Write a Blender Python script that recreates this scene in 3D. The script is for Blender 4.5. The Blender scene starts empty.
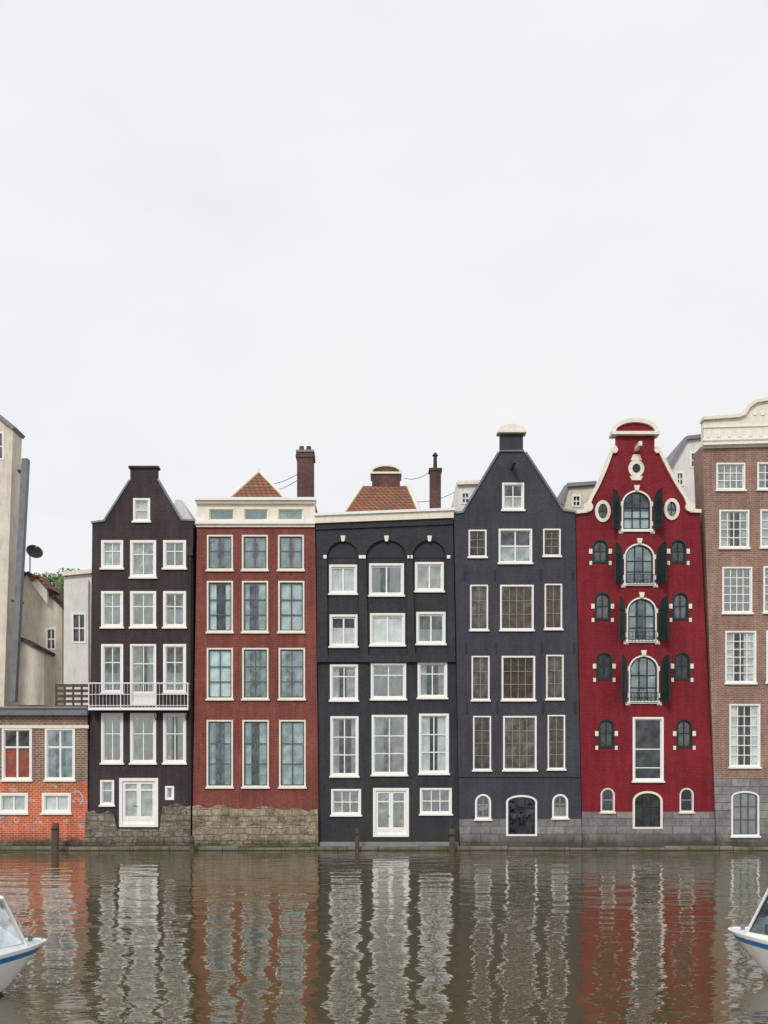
import bpy, bmesh, math, random
from mathutils import Vector, Matrix
from mathutils.geometry import tessellate_polygon
random.seed(7)
sc=bpy.context.scene
COL=sc.collection
F=1100.0; D=50.0; CH=3.0; HY=784.0
def P(px,py,y=0.0):
    k=(D+y)/F
    return ((px-384)*k, CH+(HY-py)*k)
def PL(pts,y=0.0): return [P(a,b,y) for a,b in pts]

# ---------------------------------------------------------------- materials
def newmat(name):
    m=bpy.data.materials.new(name); m.use_nodes=True
    nt=m.node_tree; b=nt.nodes['Principled BSDF']
    return m,nt,b
def N(nt,t,**k):
    n=nt.nodes.new(t)
    for a,v in k.items(): setattr(n,a,v)
    return n
def mathn(nt,op,a,b=None,clamp=False):
    n=N(nt,'ShaderNodeMath',operation=op); n.use_clamp=clamp
    for i,v in enumerate((a,b)):
        if v is None: continue
        if isinstance(v,(int,float)): n.inputs[i].default_value=v
        else: nt.links.new(v,n.inputs[i])
    return n.outputs[0]
def maprange(nt,v,a,b,c,d):
    n=N(nt,'ShaderNodeMapRange'); nt.links.new(v,n.inputs[0])
    for i,x in enumerate((a,b,c,d)): n.inputs[i+1].default_value=x
    return n.outputs[0]
def mixc(nt,fac,a,b,mode='MIX'):
    n=N(nt,'ShaderNodeMix',data_type='RGBA',blend_type=mode)
    for s,v in ((n.inputs[0],fac),(n.inputs[6],a),(n.inputs[7],b)):
        if isinstance(v,(int,float)): s.default_value=v
        elif isinstance(v,tuple): s.default_value=(v[0],v[1],v[2],1)
        else: nt.links.new(v,s)
    return n.outputs[2]
def noise(nt,vec,scale,detail=4,rough=.55):
    n=N(nt,'ShaderNodeTexNoise'); n.inputs['Scale'].default_value=scale
    n.inputs['Detail'].default_value=detail; n.inputs['Roughness'].default_value=rough
    if vec is not None: nt.links.new(vec,n.inputs['Vector'])
    return n.outputs['Fac']
def grey(nt,k):
    cc=N(nt,'ShaderNodeCombineColor')
    for i in range(3): nt.links.new(k,cc.inputs[i])
    return cc.outputs[0]
def coords(nt):
    tc=N(nt,'ShaderNodeTexCoord'); s=N(nt,'ShaderNodeSeparateXYZ'); nt.links.new(tc.outputs['Object'],s.inputs[0])
    xy=mathn(nt,'ADD',s.outputs[0],s.outputs[1])
    c=N(nt,'ShaderNodeCombineXYZ'); nt.links.new(xy,c.inputs[0]); nt.links.new(s.outputs[2],c.inputs[1])
    return tc.outputs['Object'],c.outputs[0],xy,s.outputs[2]
def scalevec(nt,vec,s):
    m=N(nt,'ShaderNodeMapping'); m.inputs['Scale'].default_value=s; nt.links.new(vec,m.inputs['Vector']); return m.outputs[0]
def brick(nt,vec,c1,c2,mo,w,h,ms=.012,smooth=.3):
    b=N(nt,'ShaderNodeTexBrick'); nt.links.new(vec,b.inputs['Vector'])
    for i,c in ((1,c1),(2,c2),(3,mo)): b.inputs[i].default_value=(*c,1)
    b.inputs['Scale'].default_value=1; b.inputs['Mortar Size'].default_value=ms; b.inputs['Mortar Smooth'].default_value=smooth
    b.inputs['Brick Width'].default_value=w; b.inputs['Row Height'].default_value=h
    return b.outputs['Color'],b.outputs['Fac']
def finish(nt,b,col,height,rough,dist=.02,strength=.5):
    nt.links.new(col,b.inputs['Base Color'])
    b.inputs['Roughness'].default_value=rough; b.inputs['Specular IOR Level'].default_value=.3
    if height is not None:
        bp=N(nt,'ShaderNodeBump'); bp.inputs['Strength'].default_value=strength; bp.inputs['Distance'].default_value=dist
        nt.links.new(height,bp.inputs['Height']); nt.links.new(bp.outputs[0],b.inputs['Normal'])
def wallmat(name,c1,c2,mo,w=.23,h=.085,ms=.012,stain=.25,base_z=None,rough=.8,lowpaint=None,bs=.5,fade=None):
    m,nt,b=newmat(name)
    obj,v2,xy,z=coords(nt)
    col,fac=brick(nt,v2,c1,c2,mo,w,h,ms)
    if lowpaint:
        zz,pc=lowpaint
        pn=noise(nt,v2,2.2,6,.65)
        pcol=mixc(nt,maprange(nt,pn,.45,.62,0,.6),pc,(.46,.09,.05))
        pcol=mixc(nt,maprange(nt,fac,0,1,0,.75),pcol,(.70,.44,.32))
        p2=noise(nt,scalevec(nt,v2,(.9,1.3,1)),1.9,5,.65)
        pcol=mixc(nt,maprange(nt,p2,.56,.64,0,.75),pcol,(.62,.56,.53))
        fz=maprange(nt,z,zz-.02,zz+.02,1,0)
        col=mixc(nt,fz,col,pcol)
    big=noise(nt,obj,.55,6,.62); big=maprange(nt,big,.3,.7,1-stain,1+stain*.7)
    st=noise(nt,scalevec(nt,v2,(2.6,.22,1)),1.6,5,.6); st=maprange(nt,st,.35,.7,1-stain*.8,1+stain*.5)
    fine=noise(nt,obj,9.,4,.7); fine=maprange(nt,fine,.3,.7,.78,1.22)
    k=mathn(nt,'MULTIPLY',mathn(nt,'MULTIPLY',big,st),fine)
    col=mixc(nt,1.,col,grey(nt,k),'MULTIPLY')
    if fade:
        fn=noise(nt,scalevec(nt,v2,(1.3,.5,1)),1.1,6,.7); col=mixc(nt,maprange(nt,fn,.52,.74,0,.35),col,fade)
    hgt=mathn(nt,'ADD',mathn(nt,'MULTIPLY',fac,-1.),mathn(nt,'MULTIPLY',noise(nt,obj,14.,4),.6))
    hgt=mathn(nt,'ADD',hgt,mathn(nt,'MULTIPLY',noise(nt,obj,.9,3),4.))
    if base_z is not None:
        sc2,sf=brick(nt,v2,(.20,.195,.19),(.30,.285,.27),(.11,.105,.10),.85,.36,.016,.1)
        kk=maprange(nt,noise(nt,obj,2.4,6,.7),.3,.7,.6,1.3)
        sc2=mixc(nt,1.,sc2,grey(nt,kk),'MULTIPLY')
        fz=maprange(nt,z,base_z-.01,base_z+.01,1,0)
        col=mixc(nt,fz,col,sc2)
    wv=noise(nt,obj,1.3,4); zz2=mathn(nt,'SUBTRACT',z,mathn(nt,'MULTIPLY',wv,.9))
    col=mixc(nt,maprange(nt,zz2,-.25,.45,.8,0),col,(.04,.04,.025))
    finish(nt,b,col,hgt,rough,.012,bs)
    return m
def plain(name,c,rough=.55,var=.12,scale=3.,bump=.15,spec=.4,dirt=None):
    m,nt,b=newmat(name); obj,v2,xy,z=coords(nt)
    n=noise(nt,obj,scale,6,.65)
    col=mixc(nt,maprange(nt,n,.3,.7,0,1),tuple(x*(1-var) for x in c),tuple(min(1,x*(1+var)) for x in c))
    if dirt:
        s=noise(nt,scalevec(nt,v2,(3,.4,1)),2.,5,.7)
        col=mixc(nt,maprange(nt,s,.5,.75,0,dirt),col,tuple(x*.45 for x in c))
    finish(nt,b,col,noise(nt,obj,25.,3),rough,.004,bump)
    b.inputs['Specular IOR Level'].default_value=spec
    return m
def masonry(name,cols,w,h,wob=.3):
    m,nt,b=newmat(name); obj,v2,xy,z=coords(nt)
    nz=N(nt,'ShaderNodeTexNoise'); nz.inputs['Scale'].default_value=1.9; nz.inputs['Detail'].default_value=6; nz.inputs['Roughness'].default_value=.6; nt.links.new(v2,nz.inputs['Vector'])
    dv=N(nt,'ShaderNodeVectorMath',operation='MULTIPLY_ADD'); nt.links.new(nz.outputs['Color'],dv.inputs[0]); dv.inputs[1].default_value=(wob*2.,wob,0); nt.links.new(v2,dv.inputs[2])
    c1,f1=brick(nt,dv.outputs[0],cols[0],cols[1],tuple(x*.65 for x in cols[0]),w,h,.03,.9)
    c2,f2=brick(nt,scalevec(nt,dv.outputs[0],(1.83,1.45,1)),cols[2],cols[3],tuple(x*.65 for x in cols[0]),w,h,.03,.9)
    pick=maprange(nt,noise(nt,v2,.9,3),.46,.52,0,1)
    col=mixc(nt,pick,c1,c2)
    n=noise(nt,obj,3.5,8,.78)
    col=mixc(nt,1.,col,grey(nt,maprange(nt,n,.3,.7,.45,1.5)),'MULTIPLY')
    bg_=noise(nt,obj,.9,6,.7); col=mixc(nt,maprange(nt,bg_,.5,.66,0,.5),col,cols[3])
    mo=noise(nt,scalevec(nt,obj,(1,1,1.5)),1.4,6,.75); col=mixc(nt,maprange(nt,mo,.52,.66,0,.6),col,(.13,.10,.07))
    zz=mathn(nt,'SUBTRACT',z,mathn(nt,'MULTIPLY',noise(nt,obj,1.5,4),.5))
    col=mixc(nt,maprange(nt,zz,-.1,.35,.75,0),col,(.05,.047,.03))
    hh=mathn(nt,'ADD',mathn(nt,'MULTIPLY',mathn(nt,'MAXIMUM',f1,f2),-.6),mathn(nt,'MULTIPLY',n,2.))
    finish(nt,b,col,hh,.9,.06,.9)
    return m
def tilemat(name,c1,c2):
    m,nt,b=newmat(name); obj,v2,xy,z=coords(nt)
    col,fac=brick(nt,v2,c1,c2,tuple(x*.3 for x in c1),.24,.2,.03,.5)
    n=noise(nt,obj,2.,5,.7); col=mixc(nt,maprange(nt,n,.42,.66,0,.7),col,(.13,.09,.07))
    finish(nt,b,col,mathn(nt,'MULTIPLY',fac,-1.),.8,.04,.8)
    return m
def glassmat(name,tint,ior=1.8,gc=(.90,.97,1),cloud=.45):
    m,nt,b=newmat(name); nt.nodes.remove(b); out=nt.nodes['Material Output']
    tr=N(nt,'ShaderNodeBsdfTransparent'); tr.inputs[0].default_value=(*tint,1)
    gl=N(nt,'ShaderNodeBsdfGlossy'); gl.inputs['Roughness'].default_value=.03; gl.inputs[0].default_value=(*gc,1)
    fr=N(nt,'ShaderNodeFresnel'); fr.inputs[0].default_value=ior
    oi=N(nt,'ShaderNodeObjectInfo')
    obj=N(nt,'ShaderNodeTexCoord').outputs['Object']
    bp=N(nt,'ShaderNodeBump'); bp.inputs['Strength'].default_value=.5; bp.inputs['Distance'].default_value=.04
    nt.links.new(noise(nt,obj,1.3,2),bp.inputs['Height']); nt.links.new(bp.outputs[0],gl.inputs['Normal'])
    cl=maprange(nt,noise(nt,obj,2.2,4,.6),.3,.7,1-cloud,1+cloud)
    fac=mathn(nt,'MULTIPLY',mathn(nt,'MULTIPLY',fr.outputs[0],maprange(nt,oi.outputs['Random'],0,1,.5,1.7)),cl,True)
    mx=N(nt,'ShaderNodeMixShader'); nt.links.new(fac,mx.inputs[0]); nt.links.new(tr.outputs[0],mx.inputs[1]); nt.links.new(gl.outputs[0],mx.inputs[2])
    nt.links.new(mx.outputs[0],out.inputs[0]); return m
def curtainmat(name,c,lo=.65,hi=1.1,mott=.1,trans=0):
    m,nt,b=newmat(name); oi=N(nt,'ShaderNodeObjectInfo')
    k=maprange(nt,oi.outputs['Random'],0,1,lo,hi)
    nn=noise(nt,N(nt,'ShaderNodeTexCoord').outputs['Object'],3.5,5,.65)
    k=mathn(nt,'MULTIPLY',k,maprange(nt,nn,.3,.7,1-mott,1+mott))
    col=mixc(nt,1.,c,grey(nt,k),'MULTIPLY'); nt.links.new(col,b.inputs['Base Color']); b.inputs['Roughness'].default_value=.9
    return m

M={}
M['dark1']=wallmat('painted_brick_brown_black',(.056,.040,.046),(.067,.048,.054),(.045,.033,.038),stain=.3,fade=(.095,.08,.08))
M['red2']=wallmat('red_brick',(.25,.055,.042),(.195,.046,.037),(.25,.11,.09),stain=.28,h=.08,fade=(.30,.11,.09))
M['dark3']=wallmat('painted_brick_charcoal',(.044,.044,.052),(.051,.051,.060),(.037,.037,.045),stain=.22,fade=(.078,.078,.088))
M['blue4']=wallmat('painted_brick_slate_blue',(.058,.060,.075),(.065,.067,.083),(.049,.051,.065),stain=.2,base_z=P(0,819)[1],fade=(.09,.094,.106))
M['crim5']=wallmat('painted_brick_crimson',(.245,.014,.025),(.290,.017,.029),(.17,.011,.019),stain=.24,base_z=P(0,812)[1],rough=.7,fade=(.28,.042,.050),bs=.8)
M['brown6']=wallmat('brown_brick',(.33,.185,.14),(.26,.14,.105),(.42,.32,.26),stain=.25,base_z=P(0,777)[1],fade=(.40,.28,.23))
M['low0']=wallmat('weathered_orange_brick',(.28,.155,.11),(.20,.11,.085),(.42,.34,.28),w=.25,h=.1,ms=.018,stain=.3,lowpaint=(P(0,782)[1],(.72,.12,.035)))
M['chim']=wallmat('chimney_brick',(.16,.07,.06),(.11,.05,.045),(.14,.10,.09),stain=.3)
M['white']=plain('white_paint',(.88,.87,.83),.45,.04,dirt=.15)
M['cream']=plain('cream_paint',(.84,.78,.66),.55,.08,dirt=.3)
M['creamwall']=plain('cream_stucco',(.74,.67,.56),.85,.16,1.2,dirt=.6)
M['greywall']=plain('pale_rendered_wall',(.78,.76,.72),.85,.1,1.2,dirt=.4)
M['sashdark']=plain('dark_green_grey_paint',(.09,.11,.105),.4,.1)
M['sashtaupe']=plain('taupe_paint',(.30,.28,.25),.4,.1)
M['green']=plain('dark_green_paint',(.012,.028,.025),.4,.2)
M['zinc']=plain('zinc_sheet',(.17,.185,.205),.5,.25,1.5,dirt=.5)
M['iron']=plain('black_iron',(.02,.02,.022),.5,.1)
M['lead']=plain('lead_flashing',(.22,.23,.25),.6,.15)
M['tile']=tilemat('orange_clay_tile',(.40,.15,.08),(.28,.11,.065))
M['tiledark']=tilemat('dark_clay_tile',(.10,.07,.065),(.07,.05,.05))
M['rub']=masonry('rough_sandstone_blocks',[(.25,.19,.13),(.44,.36,.25),(.34,.27,.19),(.48,.41,.30)],.72,.42)
M['rubdark']=masonry('rough_brown_stone_blocks',[(.18,.15,.12),(.31,.26,.20),(.23,.19,.15),(.37,.32,.26)],.6,.36)
M['wood']=plain('weathered_timber',(.10,.075,.055),.85,.35,4.,.5)
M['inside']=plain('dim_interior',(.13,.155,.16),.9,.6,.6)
M['glass']=glassmat('window_glass',(.94,.98,.98),2.15)
M['glassteal']=glassmat('pale_blue_green_window_glass',(.86,.96,.97),2.4,(.82,.95,1),.6)
M['glassbrown']=glassmat('brownish_window_glass',(.80,.74,.66),1.75,(1,.96,.90),.7)
M['glassdark']=glassmat('window_glass_dark',(.40,.46,.47),1.95)
M['curt']=curtainmat('net_curtain',(1.,1.,.98),.8,1.0,.05)
M['curtgreen']=curtainmat('pale_green_blind',(.66,.82,.74),.85,1.1)
M['curttaupe']=curtainmat('taupe_curtain',(.17,.14,.11),.55,1.35,.6)
M['curtorange']=curtainmat('orange_curtain',(.90,.17,.04),.9,1.1)
M['graff']=plain('pale_spray_paint',(.55,.60,.66),.6,.15)
M['graff2']=plain('blue_spray_paint',(.16,.28,.45),.6,.15)

# ---------------------------------------------------------------- mesh builder
class MB:
    def __init__(s): s.v=[];s.f=[];s.m=[];s.mi=[];s.sm=[]
    def mat(s,m):
        if m not in s.m: s.m.append(m)
        return s.m.index(m)
    def add(s,vs,fs,m,smooth=False):
        o=len(s.v); i=s.mat(m); s.v+= [tuple(x) for x in vs]
        for f in fs: s.f.append(tuple(o+a for a in f)); s.mi.append(i); s.sm.append(smooth)
    def box(s,x0,x1,y0,y1,z0,z1,m):
        vs=[(x,y,z) for x in (x0,x1) for y in (y0,y1) for z in (z0,z1)]
        s.add(vs,[(0,1,3,2),(4,6,7,5),(0,4,5,1),(2,3,7,6),(0,2,6,4),(1,5,7,3)],m)
    def prism(s,lp,y0,y1,m):
        n=len(lp); vs=[(x,y0,z) for x,z in lp]+[(x,y1,z) for x,z in lp]
        tri=tessellate_polygon([[Vector((x,z,0)) for x,z in lp]])
        fs=[tuple(t) for t in tri]+[tuple(a+n for a in t) for t in tri]
        fs+=[(i,(i+1)%n,(i+1)%n+n,i+n) for i in range(n)]
        s.add(vs,fs,m)
    def ring(s,a,b,y0,y1,m):
        n=len(a); vs=[(x,y0,z) for x,z in a]+[(x,y0,z) for x,z in b]+[(x,y1,z) for x,z in a]+[(x,y1,z) for x,z in b]
        fs=[]
        for i in range(n):
            j=(i+1)%n
            fs+=[(i,j,j+n,i+n),(i+2*n,i+3*n,j+3*n,j+2*n),(i,i+2*n,j+2*n,j),(i+n,j+n,j+3*n,i+3*n)]
        s.add(vs,fs,m)
    def holed(s,outer,holes,y0,y1,m,edges=True):
        loops=[outer]+holes
        pts=[p for l in loops for p in l]
        tri=tessellate_polygon([[Vector((x,z,0)) for x,z in l] for l in loops])
        s.add([(x,y0,z) for x,z in pts],[tuple(t) for t in tri],m)
        for k,l in enumerate(loops):
            n=len(l); s.add([(x,y0,z) for x,z in l]+[(x,y1,z) for x,z in l],[(i,(i+1)%n,(i+1)%n+n,i+n) for i in range(n)],m)
    def ribbon(s,pts,w,y0,y1,m):
        L=[];n=len(pts)
        for i in range(n):
            a=Vector(pts[max(0,i-1)]);b=Vector(pts[min(n-1,i+1)]); d=(b-a).normalized(); nr=Vector((-d.y,d.x))
            L.append((Vector(pts[i])+nr*w,Vector(pts[i])-nr*w*.15))
        lp=[tuple(l[0]) for l in L]+[tuple(l[1]) for l in reversed(L)]
        s.prism(lp,y0,y1,m)
    def cyl(s,p0,p1,r0,r1,n,m,smooth=True):
        p0=Vector(p0);p1=Vector(p1); d=(p1-p0).normalized(); u=d.orthogonal().normalized(); w=d.cross(u)
        vs=[];
        for p,r in ((p0,r0),(p1,r1)):
            for i in range(n):
                a=2*math.pi*i/n; vs.append(p+u*math.cos(a)*r+w*math.sin(a)*r)
        s.add(vs,[(i,(i+1)%n,(i+1)%n+n,i+n) for i in range(n)],m,smooth)
        s.add(vs[:n],[tuple(range(n))],m); s.add(vs[n:],[tuple(range(n))],m)
W={}
def link(o,parent=None,world=Vector((0,0,0))):
    COL.objects.link(o); W[o.name]=Vector(world)
    if parent is not None:
        o.parent=parent; o.location=Vector(world)-W[parent.name]
    else: o.location=world
def make(name,mb,parent=None,origin=None,recalc=True):
    if origin is None: origin=W[parent.name] if parent is not None else Vector((0,0,0))
    origin=Vector(origin)
    me=bpy.data.meshes.new(name); me.from_pydata([tuple(Vector(v)-origin) for v in mb.v],[],mb.f)
    for m in mb.m: me.materials.append(m)
    me.polygons.foreach_set('material_index',mb.mi); me.polygons.foreach_set('use_smooth',mb.sm)
    if recalc:
        bm=bmesh.new(); bm.from_mesh(me); bmesh.ops.recalc_face_normals(bm,faces=bm.faces); bm.to_mesh(me); bm.free()
    me.update()
    o=bpy.data.objects.new(name,me); link(o,parent,origin); return o
def empty(name,label,cat,org,group=None):
    o=bpy.data.objects.new(name,None); o.empty_display_size=.5; link(o,None,Vector(org)); o['label']=label;o['category']=cat
    if group:o['group']=group
    return o

# ---------------------------------------------------------------- windows
def loopshape(x0,x1,z0,z1,arch,n=12):
    if arch<=0: return [(x0,z0),(x1,z0),(x1,z1),(x0,z1)]
    c=(x0+x1)/2;hw=(x1-x0)/2; sp=z1-arch
    return [(x0,z0),(x1,z0)]+[(c+hw*math.cos(math.pi*i/n),sp+arch*math.sin(math.pi*i/n)) for i in range(n+1)]
def curtain(mb,xa,xb,za,zb,y,m,amp=.02,wl=.13):
    n=max(6,int((xb-xa)/wl*5)); ph=random.random()*6
    vs=[]
    for i in range(n+1):
        x=xa+(xb-xa)*i/n; yy=y+amp*math.sin(2*math.pi*(x-xa)/wl+ph)+.4*amp*math.sin(5*(x-xa)/wl)
        vs+=[(x,yy,za),(x,yy,zb)]
    mb.add(vs,[(2*i,2*i+2,2*i+3,2*i+1) for i in range(n)],m,True)
def window(H,x0,y0,x1,y1,v=(.5,),h=(.5,),arch=0,t=.085,st=.045,fm='white',sm='white',cur='sides',name='window',sill=True,cm='curt',holes=None,glass='glass',yf=None,mw=.045,panel=0,mwv=None):
    """opening given at the facade plane (survey units, 22 per metre)"""
    yf=H.y if yf is None else yf
    mwv=mw if mwv is None else mwv
    X0,Z1=P(x0,y0);X1,Z0=P(x1,y1); A=arch/22.
    e=.02
    (H.holes if holes is None else holes).append(loopshape(X0+e,X1-e,Z0+e,Z1-e,max(0,A-e) if A else 0))
    o=loopshape(X0,X1,Z0,Z1,A); i1=loopshape(X0+t,X1-t,Z0+t*.9,Z1-t,max(.01,A-t) if A else 0)
    i2=loopshape(X0+t+st,X1-t-st,Z0+t*.9+st,Z1-t-st,max(.01,A-t-st) if A else 0)
    mb=MB(); mb.ring(o,i1,yf-.03,yf+.10,M[fm]); mb.ring(i1,i2,yf+.045,yf+.11,M[sm])
    ax0,ax1,az0,az1=X0+t+st,X1-t-st,Z0+t*.9+st,Z1-t-st
    AA=max(.01,A-t-st) if A else 0
    cx=(ax0+ax1)/2;hw=(ax1-ax0)/2
    def topz(x):
        if not A: return az1
        q=max(0,1-((x-cx)/hw)**2); return az1-AA+AA*math.sqrt(q)
    for k in v:
        x=ax0+(ax1-ax0)*k; mb.box(x-mwv/2,x+mwv/2,yf+.052,yf+.105,az0-.01,topz(x)+.01,M[sm])
    for k in h:
        z=az0+(az1-az0)*(1-k)
        xa,xb=ax0-.01,ax1+.01
        if A and z>az1-AA:
            q=math.sqrt(max(0,1-((z-(az1-AA))/AA)**2)); xa,xb=cx-hw*q,cx+hw*q
        mb.box(xa,xb,yf+.056,yf+.10,z-mw/2,z+mw/2,M[sm])
    if panel>0:
        mb.box(ax0-.01,ax1+.01,yf+.06,yf+.10,az0-.01,az0+(az1-az0)*panel,M[sm])
        for q in (.06,.56):
            mb.box(ax0+(ax1-ax0)*q,ax0+(ax1-ax0)*(q+.38),yf+.045,yf+.07,az0+.04,az0+(az1-az0)*panel-.05,M[sm])
    if sill: mb.box(X0-.05,X1+.05,yf-.10,yf+.05,Z0-.075,Z0+.004,M[fm])
    org=((X0+X1)/2,yf,Z0)
    w=make(name,mb,H.e,org)
    g=MB(); lp=loopshape(ax0-.004,ax1+.004,az0-.004,az1+.004,AA)
    g.add([(x,yf+.08,z) for x,z in lp],[tuple(range(len(lp)))],M[glass]); make('pane',g,w,org,False)
    if cur:
        c=MB(); wd=ax1-ax0; ht=az1-az0; yy=yf+.128; m=M[cm]
        if cur=='sides':
            a=random.uniform(.2,.42);b=random.uniform(.2,.42)
            curtain(c,ax0-.03,ax0+wd*a,az0-.03,az1+.03,yy+.008,m,.014); curtain(c,ax1-wd*b,ax1+.03,az0-.03,az1+.03,yy+.008,m,.014)
        elif cur=='full': curtain(c,ax0-.03,ax1+.03,az0-.03,az1+.03,yy,m,.008,.16)
        elif cur=='flat': curtain(c,ax0-.03,ax1+.03,az0-.03,az1+.03,yy,m,.003,.4)
        elif cur=='lower': curtain(c,ax0-.03,ax1+.03,az0-.03,az0+ht*random.uniform(.4,.65),yy,m,.008,.12)
        make('curtain',c,w,org,False)
    if name=='door':
        hd=MB(); zz=Z0+.95; hd.cyl((cx-.09,yf+.045,zz),(cx-.09,yf-.03,zz),.015,.015,8,M['iron']); hd.cyl((cx-.09,yf-.03,zz),(cx-.2,yf-.03,zz),.012,.012,8,M['iron'])
        make('handle',hd,w,org)
    return w
class House:
    def __init__(s,name,label,xc,y,cat='house'):
        s.y=y; s.holes=[]; s.e=empty(name,label,cat,(P(xc,0)[0],y,0))
    def wall(s,outline,mat,name='wall',holes=None,th=.32,yf=None):
        yf=s.y if yf is None else yf
        mb=MB(); mb.holed(PL(outline),s.holes if holes is None else holes,yf,yf+th,M[mat]); return make(name,mb,s.e)
    def body(s,prof,zb,mat,roofmat,depth=11,yi=.32,ins=.03,zbase=-.5,dark=True):
        y0=s.y+yi; y1=y0+depth
        pr=PL(prof); pr[0]=(pr[0][0]+ins,pr[0][1]);pr[-1]=(pr[-1][0]-ins,pr[-1][1])
        bl,br=P(*zb[0])[0]+ins,P(*zb[1])[0]-ins
        mb=MB()
        lp=[(bl,zbase),(br,zbase)]+list(reversed(pr))
        mb.add([(bl,y0,zbase),(bl,y1,zbase),(pr[0][0],y1,pr[0][1]),(pr[0][0],y0,pr[0][1])],[(0,1,2,3)],M[mat])
        mb.add([(br,y0,zbase),(br,y1,zbase),(pr[-1][0],y1,pr[-1][1]),(pr[-1][0],y0,pr[-1][1])],[(0,1,2,3)],M[mat])
        tri=tessellate_polygon([[Vector((x,z,0)) for x,z in lp]])
        mb.add([(x,y1,z) for x,z in lp],[tuple(t) for t in tri],M[mat])
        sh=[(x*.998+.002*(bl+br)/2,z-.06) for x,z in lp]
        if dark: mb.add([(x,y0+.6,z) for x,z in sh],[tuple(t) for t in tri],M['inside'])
        make('side_wall',mb,s.e,recalc=False)
        r=MB()
        for a,b in zip(pr[:-1],pr[1:]):
            d=(Vector(b)-Vector(a)).normalized(); nn=Vector((-d.y,d.x))*.1
            vs=[(a[0],a[1]),(b[0],b[1]),(b[0]+nn.x,b[1]+nn.y),(a[0]+nn.x,a[1]+nn.y)]
            r.prism(vs,y0-.02,y1+.1,M[roofmat])
        return make('roof',r,s.e)

# ============================================================ HOUSE 1 : brown-black neck gable
H=House('canal_house','narrow brown-black gabled canal house with white balcony',141,.05)
window(H,133,498,150,521,v=(),h=(.5,),cur='full')
for (y0,y1,h) in ((540,568,(.35,)),(591,627,(.4,)),(644,693,(.35,)),(713,763,(.4,))):
    for i,(x0,x1) in enumerate(((101,123),(130,156),(163,186))):
        yy=y1
        if i==1 and y0==540: yy=577
        if i==1 and y0==644: 
            window(H,x0,y0,x1,705,v=(.5,),h=(.3,),cur='sides',name='door',panel=.2,sill=False); continue
        window(H,x0,y0,x1,yy,v=(.5,) ,h=h,t=.11,cur=random.choice(['full','full','sides','lower']))
window(H,100,780,114,805,v=(),h=(.4,),cur='full')
window(H,119,778,158,827,v=(.5,),h=(.16,),cur='full',name='door',t=.14,st=.13,panel=.14,sill=False,mw=.08,mwv=.2)
window(H,165,786,174,800,v=(),h=(),cur='full',sill=False)
out1=[(88,858),(92,523),(104,521),(130,480),(130,468),(157,467),(157,479),(181,520),(193,521),(192,858)]
H.wall(out1,'dark1')
H.body([(92,526),(106,524),(131,486),(156,484),(179,522),(193,524)],[(89,0),(192,0)],'dark1','tiledark')
mb=MB(); y=H.y
mb.ribbon(PL([(157,479),(181,520)]),.07,y-.05,y+.34,M['lead'])
mb.ribbon(PL([(104,521),(130,480)]),.07,y-.05,y+.34,M['lead'])
x0,z=P(128.5,468);x1,_=P(158.5,468); mb.box(x0,x1,y-.08,y+.4,z,z+.10,M['dark1'])
mb.ribbon(PL([(91,523),(104,521)]),.07,y-.06,y+.34,M['lead']); mb.ribbon(PL([(181,520),(194,521)]),.07,y-.06,y+.34,M['lead'])
make('coping',mb,H.e)
mb=MB(); mb.prism(PL([(168,506),(173,496),(179,496),(193,522),(170,523)]),y+.6,y+5,M['greywall']); make('party_wall',mb,H.e)
mb=MB(); mb.prism(PL([(85,858),(86,811),(90,812),(94,810),(98,814),(103,813),(108,811),(114,814),(117,829),(160,829),(163,806),(167,807),(171,804),(178,803),(183,806),(187,807),(191,805),(191,858)]),y-.16,y+.02,M['rubdark']); make('foundation',mb,H.e)
mb=MB(); xa,_=P(92,0);xb,_=P(190,0); zf=P(0,709)[1]; pj=.62
mb.box(xa,xb,y-pj,y,zf-.07,zf+.0,M['lead']); mb.box(xa-.02,xb+.02,y-pj-.04,y-pj-.002,zf-.09,zf+.03,M['white'])
for k in (.04,.35,.65,.96):
    x=xa+(xb-xa)*k; mb.cyl((x,y-.02,zf-.5),(x,y-pj+.08,zf-.08),.02,.02,6,M['iron'])
bal=make('balcony',mb,H.e)
mb=MB(); zt=zf+1.12; yr=y-pj+.02
for a,b in (((xa,yr),(xb,yr)),((xa,y-.02),(xa,yr)),((xb,yr),(xb,y-.02))):
    for zz,r in ((zt,.032),(zf+.12,.016),(zf+.62,.014)): mb.cyl((a[0],a[1],zz),(b[0],b[1],zz),r,r,6,M['white'])
n=28
for i in range(n+1):
    x=xa+(xb-xa)*i/n; r=.028 if i in(0,9,19,28) else .009
    mb.cyl((x,yr,zf),(x,yr,zt+(.03 if r>.02 else 0)),r,r,6,M['white'])
make('railing',mb,bal)
mb=MB(); px,_=P(190.5,0); mb.cyl((px,y-.1,P(0,556)[1]),(px,y-.1,.3),.05,.05,8,M['iron'])
for q in range(560,840,45): mb.box(px-.08,px+.08,y-.08,y+.01,P(0,q)[1]-.03,P(0,q)[1]+.03,M['iron'])
mb.box(px-.12,px+.12,y-.2,y,P(0,556)[1],P(0,548)[1],M['iron'])
make('drain_pipe',mb,H.e)

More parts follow.
